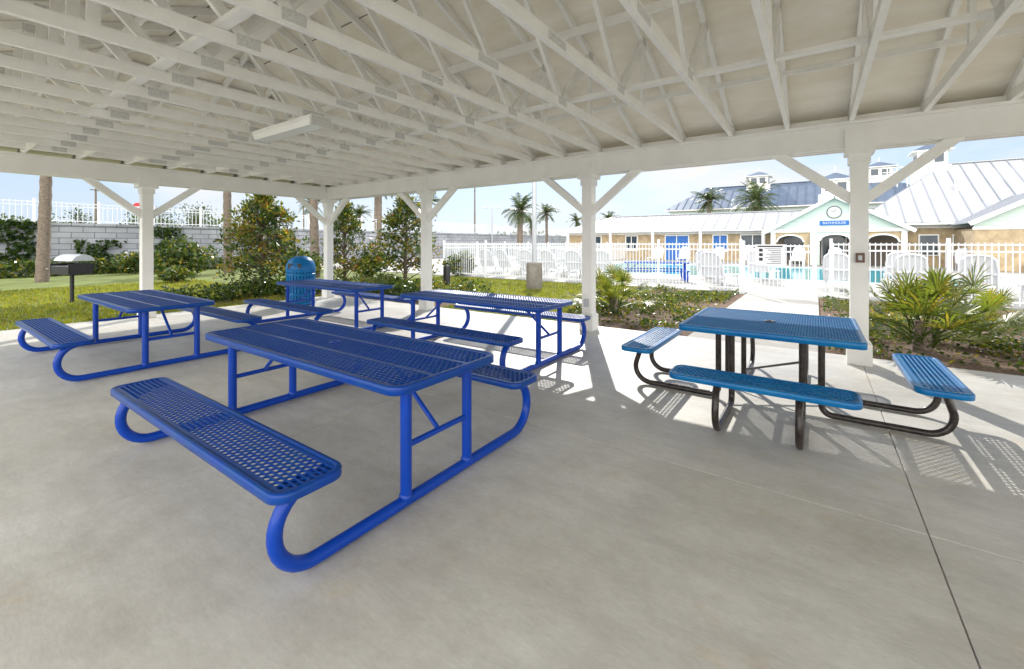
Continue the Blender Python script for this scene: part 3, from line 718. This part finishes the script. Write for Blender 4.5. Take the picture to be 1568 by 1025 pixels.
m.bar((46,-4.4,7.55),(46,-6.4,7.55),.06,.06,3); m.bar((46,-4.4,7.2),(46,-6.4,7.2),.05,.05,3)
m.tube([(42,-8.0,4.9),(42,-8.0,6.0)],.18,3,10); m.tube([(42,-12,5.0),(42,-12,6.2)],.16,3,10)
m.obj("roof",BM,rh)
m=MB(); m.box(38.8,53.1,-21.4,-5,-.05,2.8,0); m.box(38.75,38.8,-21.4,-5,2.5,2.8,3)
for y in (-6,-7.6,-13,-16): m.box(38.7,38.75,y-.5,y+.5,.7,2.1,3); m.box(38.67,38.7,y-.42,y+.42,.78,2.02,2)
m.obj("walls",BM,rh)
m=MB(); xg=34.4; yc2=-10.2; hw=3.3; zl=2.75; pk=4.5
m.box(xg,38.8,yc2-hw+.3,yc2+hw-.3,0,2.35,0); m.poly([(xg-.01,yc2-hw+.25,2.35),(xg-.01,yc2+hw-.25,2.35),(xg-.01,yc2+hw-.25,zl+.05),(xg-.01,yc2,pk-.1),(xg-.01,yc2-hw+.25,zl+.05)],4)
for k in range(9): 
    z=2.5+k*.22; h2=min(hw-.3,(pk-.1-z)/(pk-.1-zl)*(hw-.25)); 
    if h2>0: m.box(xg-.03,xg-.012,yc2-h2,yc2+h2,z,z+.02,4)
m.box(xg-.06,xg-.03,yc2-.6,yc2+.6,2.75,3.5,3); m.box(xg-.08,xg-.06,yc2-.52,yc2+.52,2.82,3.43,2)
m.box(xg-.05,xg-.02,yc2-hw+.2,yc2+hw-.2,2.28,2.42,3)
for s in (-1,1):
    slope(m,(xg-.4,yc2+s*hw,zl-.1),(42,yc2+s*hw,zl-.1),(0,-s*hw,pk-zl+.1),0,0,1); m.bar((xg-.43,yc2+s*hw,zl-.16),(xg-.43,yc2,pk-.06),.07,.22,3)
m.obj("front_gable",BM,rh)
bh=empty("blue_roof_building")
m=MB(); hiproof(m,60,72,-12,16.8,5.9,9.2,7,rib=.9,hy1=4); cupola(m,66,6.2,9.0,2.2,2.0,ri=7); cupola(m,66,-6,9.0,2.2,2.0,ri=7)
m.box(60.6,71.4,-11.4,16.2,0,5.85,4)
for k in range(12): m.box(60.5,60.6,-10+k*2.2,-8.8+k*2.2,3.6,5.2,2)
m.obj("structure",BM,bh)

# ---------------- poles, signs ----------------
m=MB(); m.tube([(0,0,.7),(0,0,8.5)],[.085,.06],0,14); m.lathe([(.28,-.06),(.28,.82),(.25,.86),(.0,.86)],0,0,24,1); m.bar((-.7,0,8.4),(.7,0,8.4),.08,.08,0); m.box(-1.0,-.55,-.15,.15,8.3,8.42,0); m.box(.55,1.0,-.15,.15,8.3,8.42,0)
m.obj("area_light_pole",[M['steel'],M['concbase']],loc=W(.78,15.2))
m=MB(); m.lathe([(.13,-.06),(.13,.62),(.10,.70),(0,.72)],0,0,16,0); m.obj("bollard",[M['dark']],loc=W(-2.45,16.3))
def lamp(loc,h,name="parking_lot_light"):
    m=MB(); m.tube([(0,0,-.1),(0,0,h)],[.1,.07],0,8); m.bar((-.9,0,h),(.9,0,h),.1,.08,0); m.box(-1.1,-.5,-.2,.2,h-.1,h+.05,0); m.box(.5,1.1,-.2,.2,h-.1,h+.05,0)
    m.obj(name,[M['steel']],loc=loc,rz=math.radians(-55))
lamp(W(-2.4,52),5.8)
def upole(l,d_0,h,z0=0):
    m=MB(); m.tube([(0,0,0),(0,0,h)],[.16,.1],0,8); m.bar((-1,0,h-.6),(1,0,h-.6),.1,.12,0); m.obj("utility_pole",[M['trunk']],loc=W(l,d_0,z0),rz=.8)
upole(-6,70,10.5); upole(-57.5,60,7.0,2.4); upole(-36,75,9,2.4)
m=MB(); m.tube([(0,0,0),(0,0,1.9)],.04,0,6); m.add([(.38*math.cos(math.pi/8+k*math.pi/4),-.05,2.1+.38*math.sin(math.pi/8+k*math.pi/4)) for k in range(8)],[tuple(range(8))],1); m.box(-.25,.25,-.07,-.06,2.04,2.16,2)
m.obj("stop_sign",[M['steel'],M['red'],M['plastic']],loc=W(-31,36,2.4),rz=math.radians(-55+40))
m=MB(); m.box(7.0,7.035,-.50,-.41,1.30,1.42,0); m.box(6.995,7.0,-.475,-.435,1.33,1.39,1); m.obj("electrical_outlet_box",[M['brown'],M['steel']])
m=MB(); m.box(7.0,7.035,3.28,3.36,.42,.56,0); m.obj("electrical_outlet_box",[M['steel']])
random.seed(9); m=MB()
def belt(l0,l1,d_0,h0,h1,step,z0=0):
    l=l0
    while l<l1:
        d2=d_0+U(-6,6); h=U(h0,h1); c=W(l,d2,z0+h*.5); blobleaves(m,c,(U(2,4),U(2,4),h*.55),130,1.0,(0,0,1),.3,z0); l+=step*U(.6,1.4)
belt(-60,22,95,2.2,4.6,2.4); belt(-150,-60,100,4,7,4,2)
m.obj("distant_trees",[LD,L2])
def sparse(l,d_0,h,z0):
    m=MB(); m.tube([(0,0,0),(0,0,h*.6)],[.15,.06],1,6)
    for k in range(16):
        a=U(0,6.28); c=Vector((math.cos(a)*U(.3,1.3),math.sin(a)*U(.3,1.3),h*U(.4,1))); m.tube([(0,0,h*.35),c],[.05,.015],1,4,False)
        for _ in range(22): m.leaf(c+Vector((random.gauss(0,.4),random.gauss(0,.4),random.gauss(0,.35))),.28,0,.5)
    m.obj("oak_tree",[LD,M['bark']],loc=W(l,d_0,z0))
for l,d_0 in ((-36,50),(-34,47),(-42,52),(-50,50)): sparse(l,d_0,3.2,2.2)
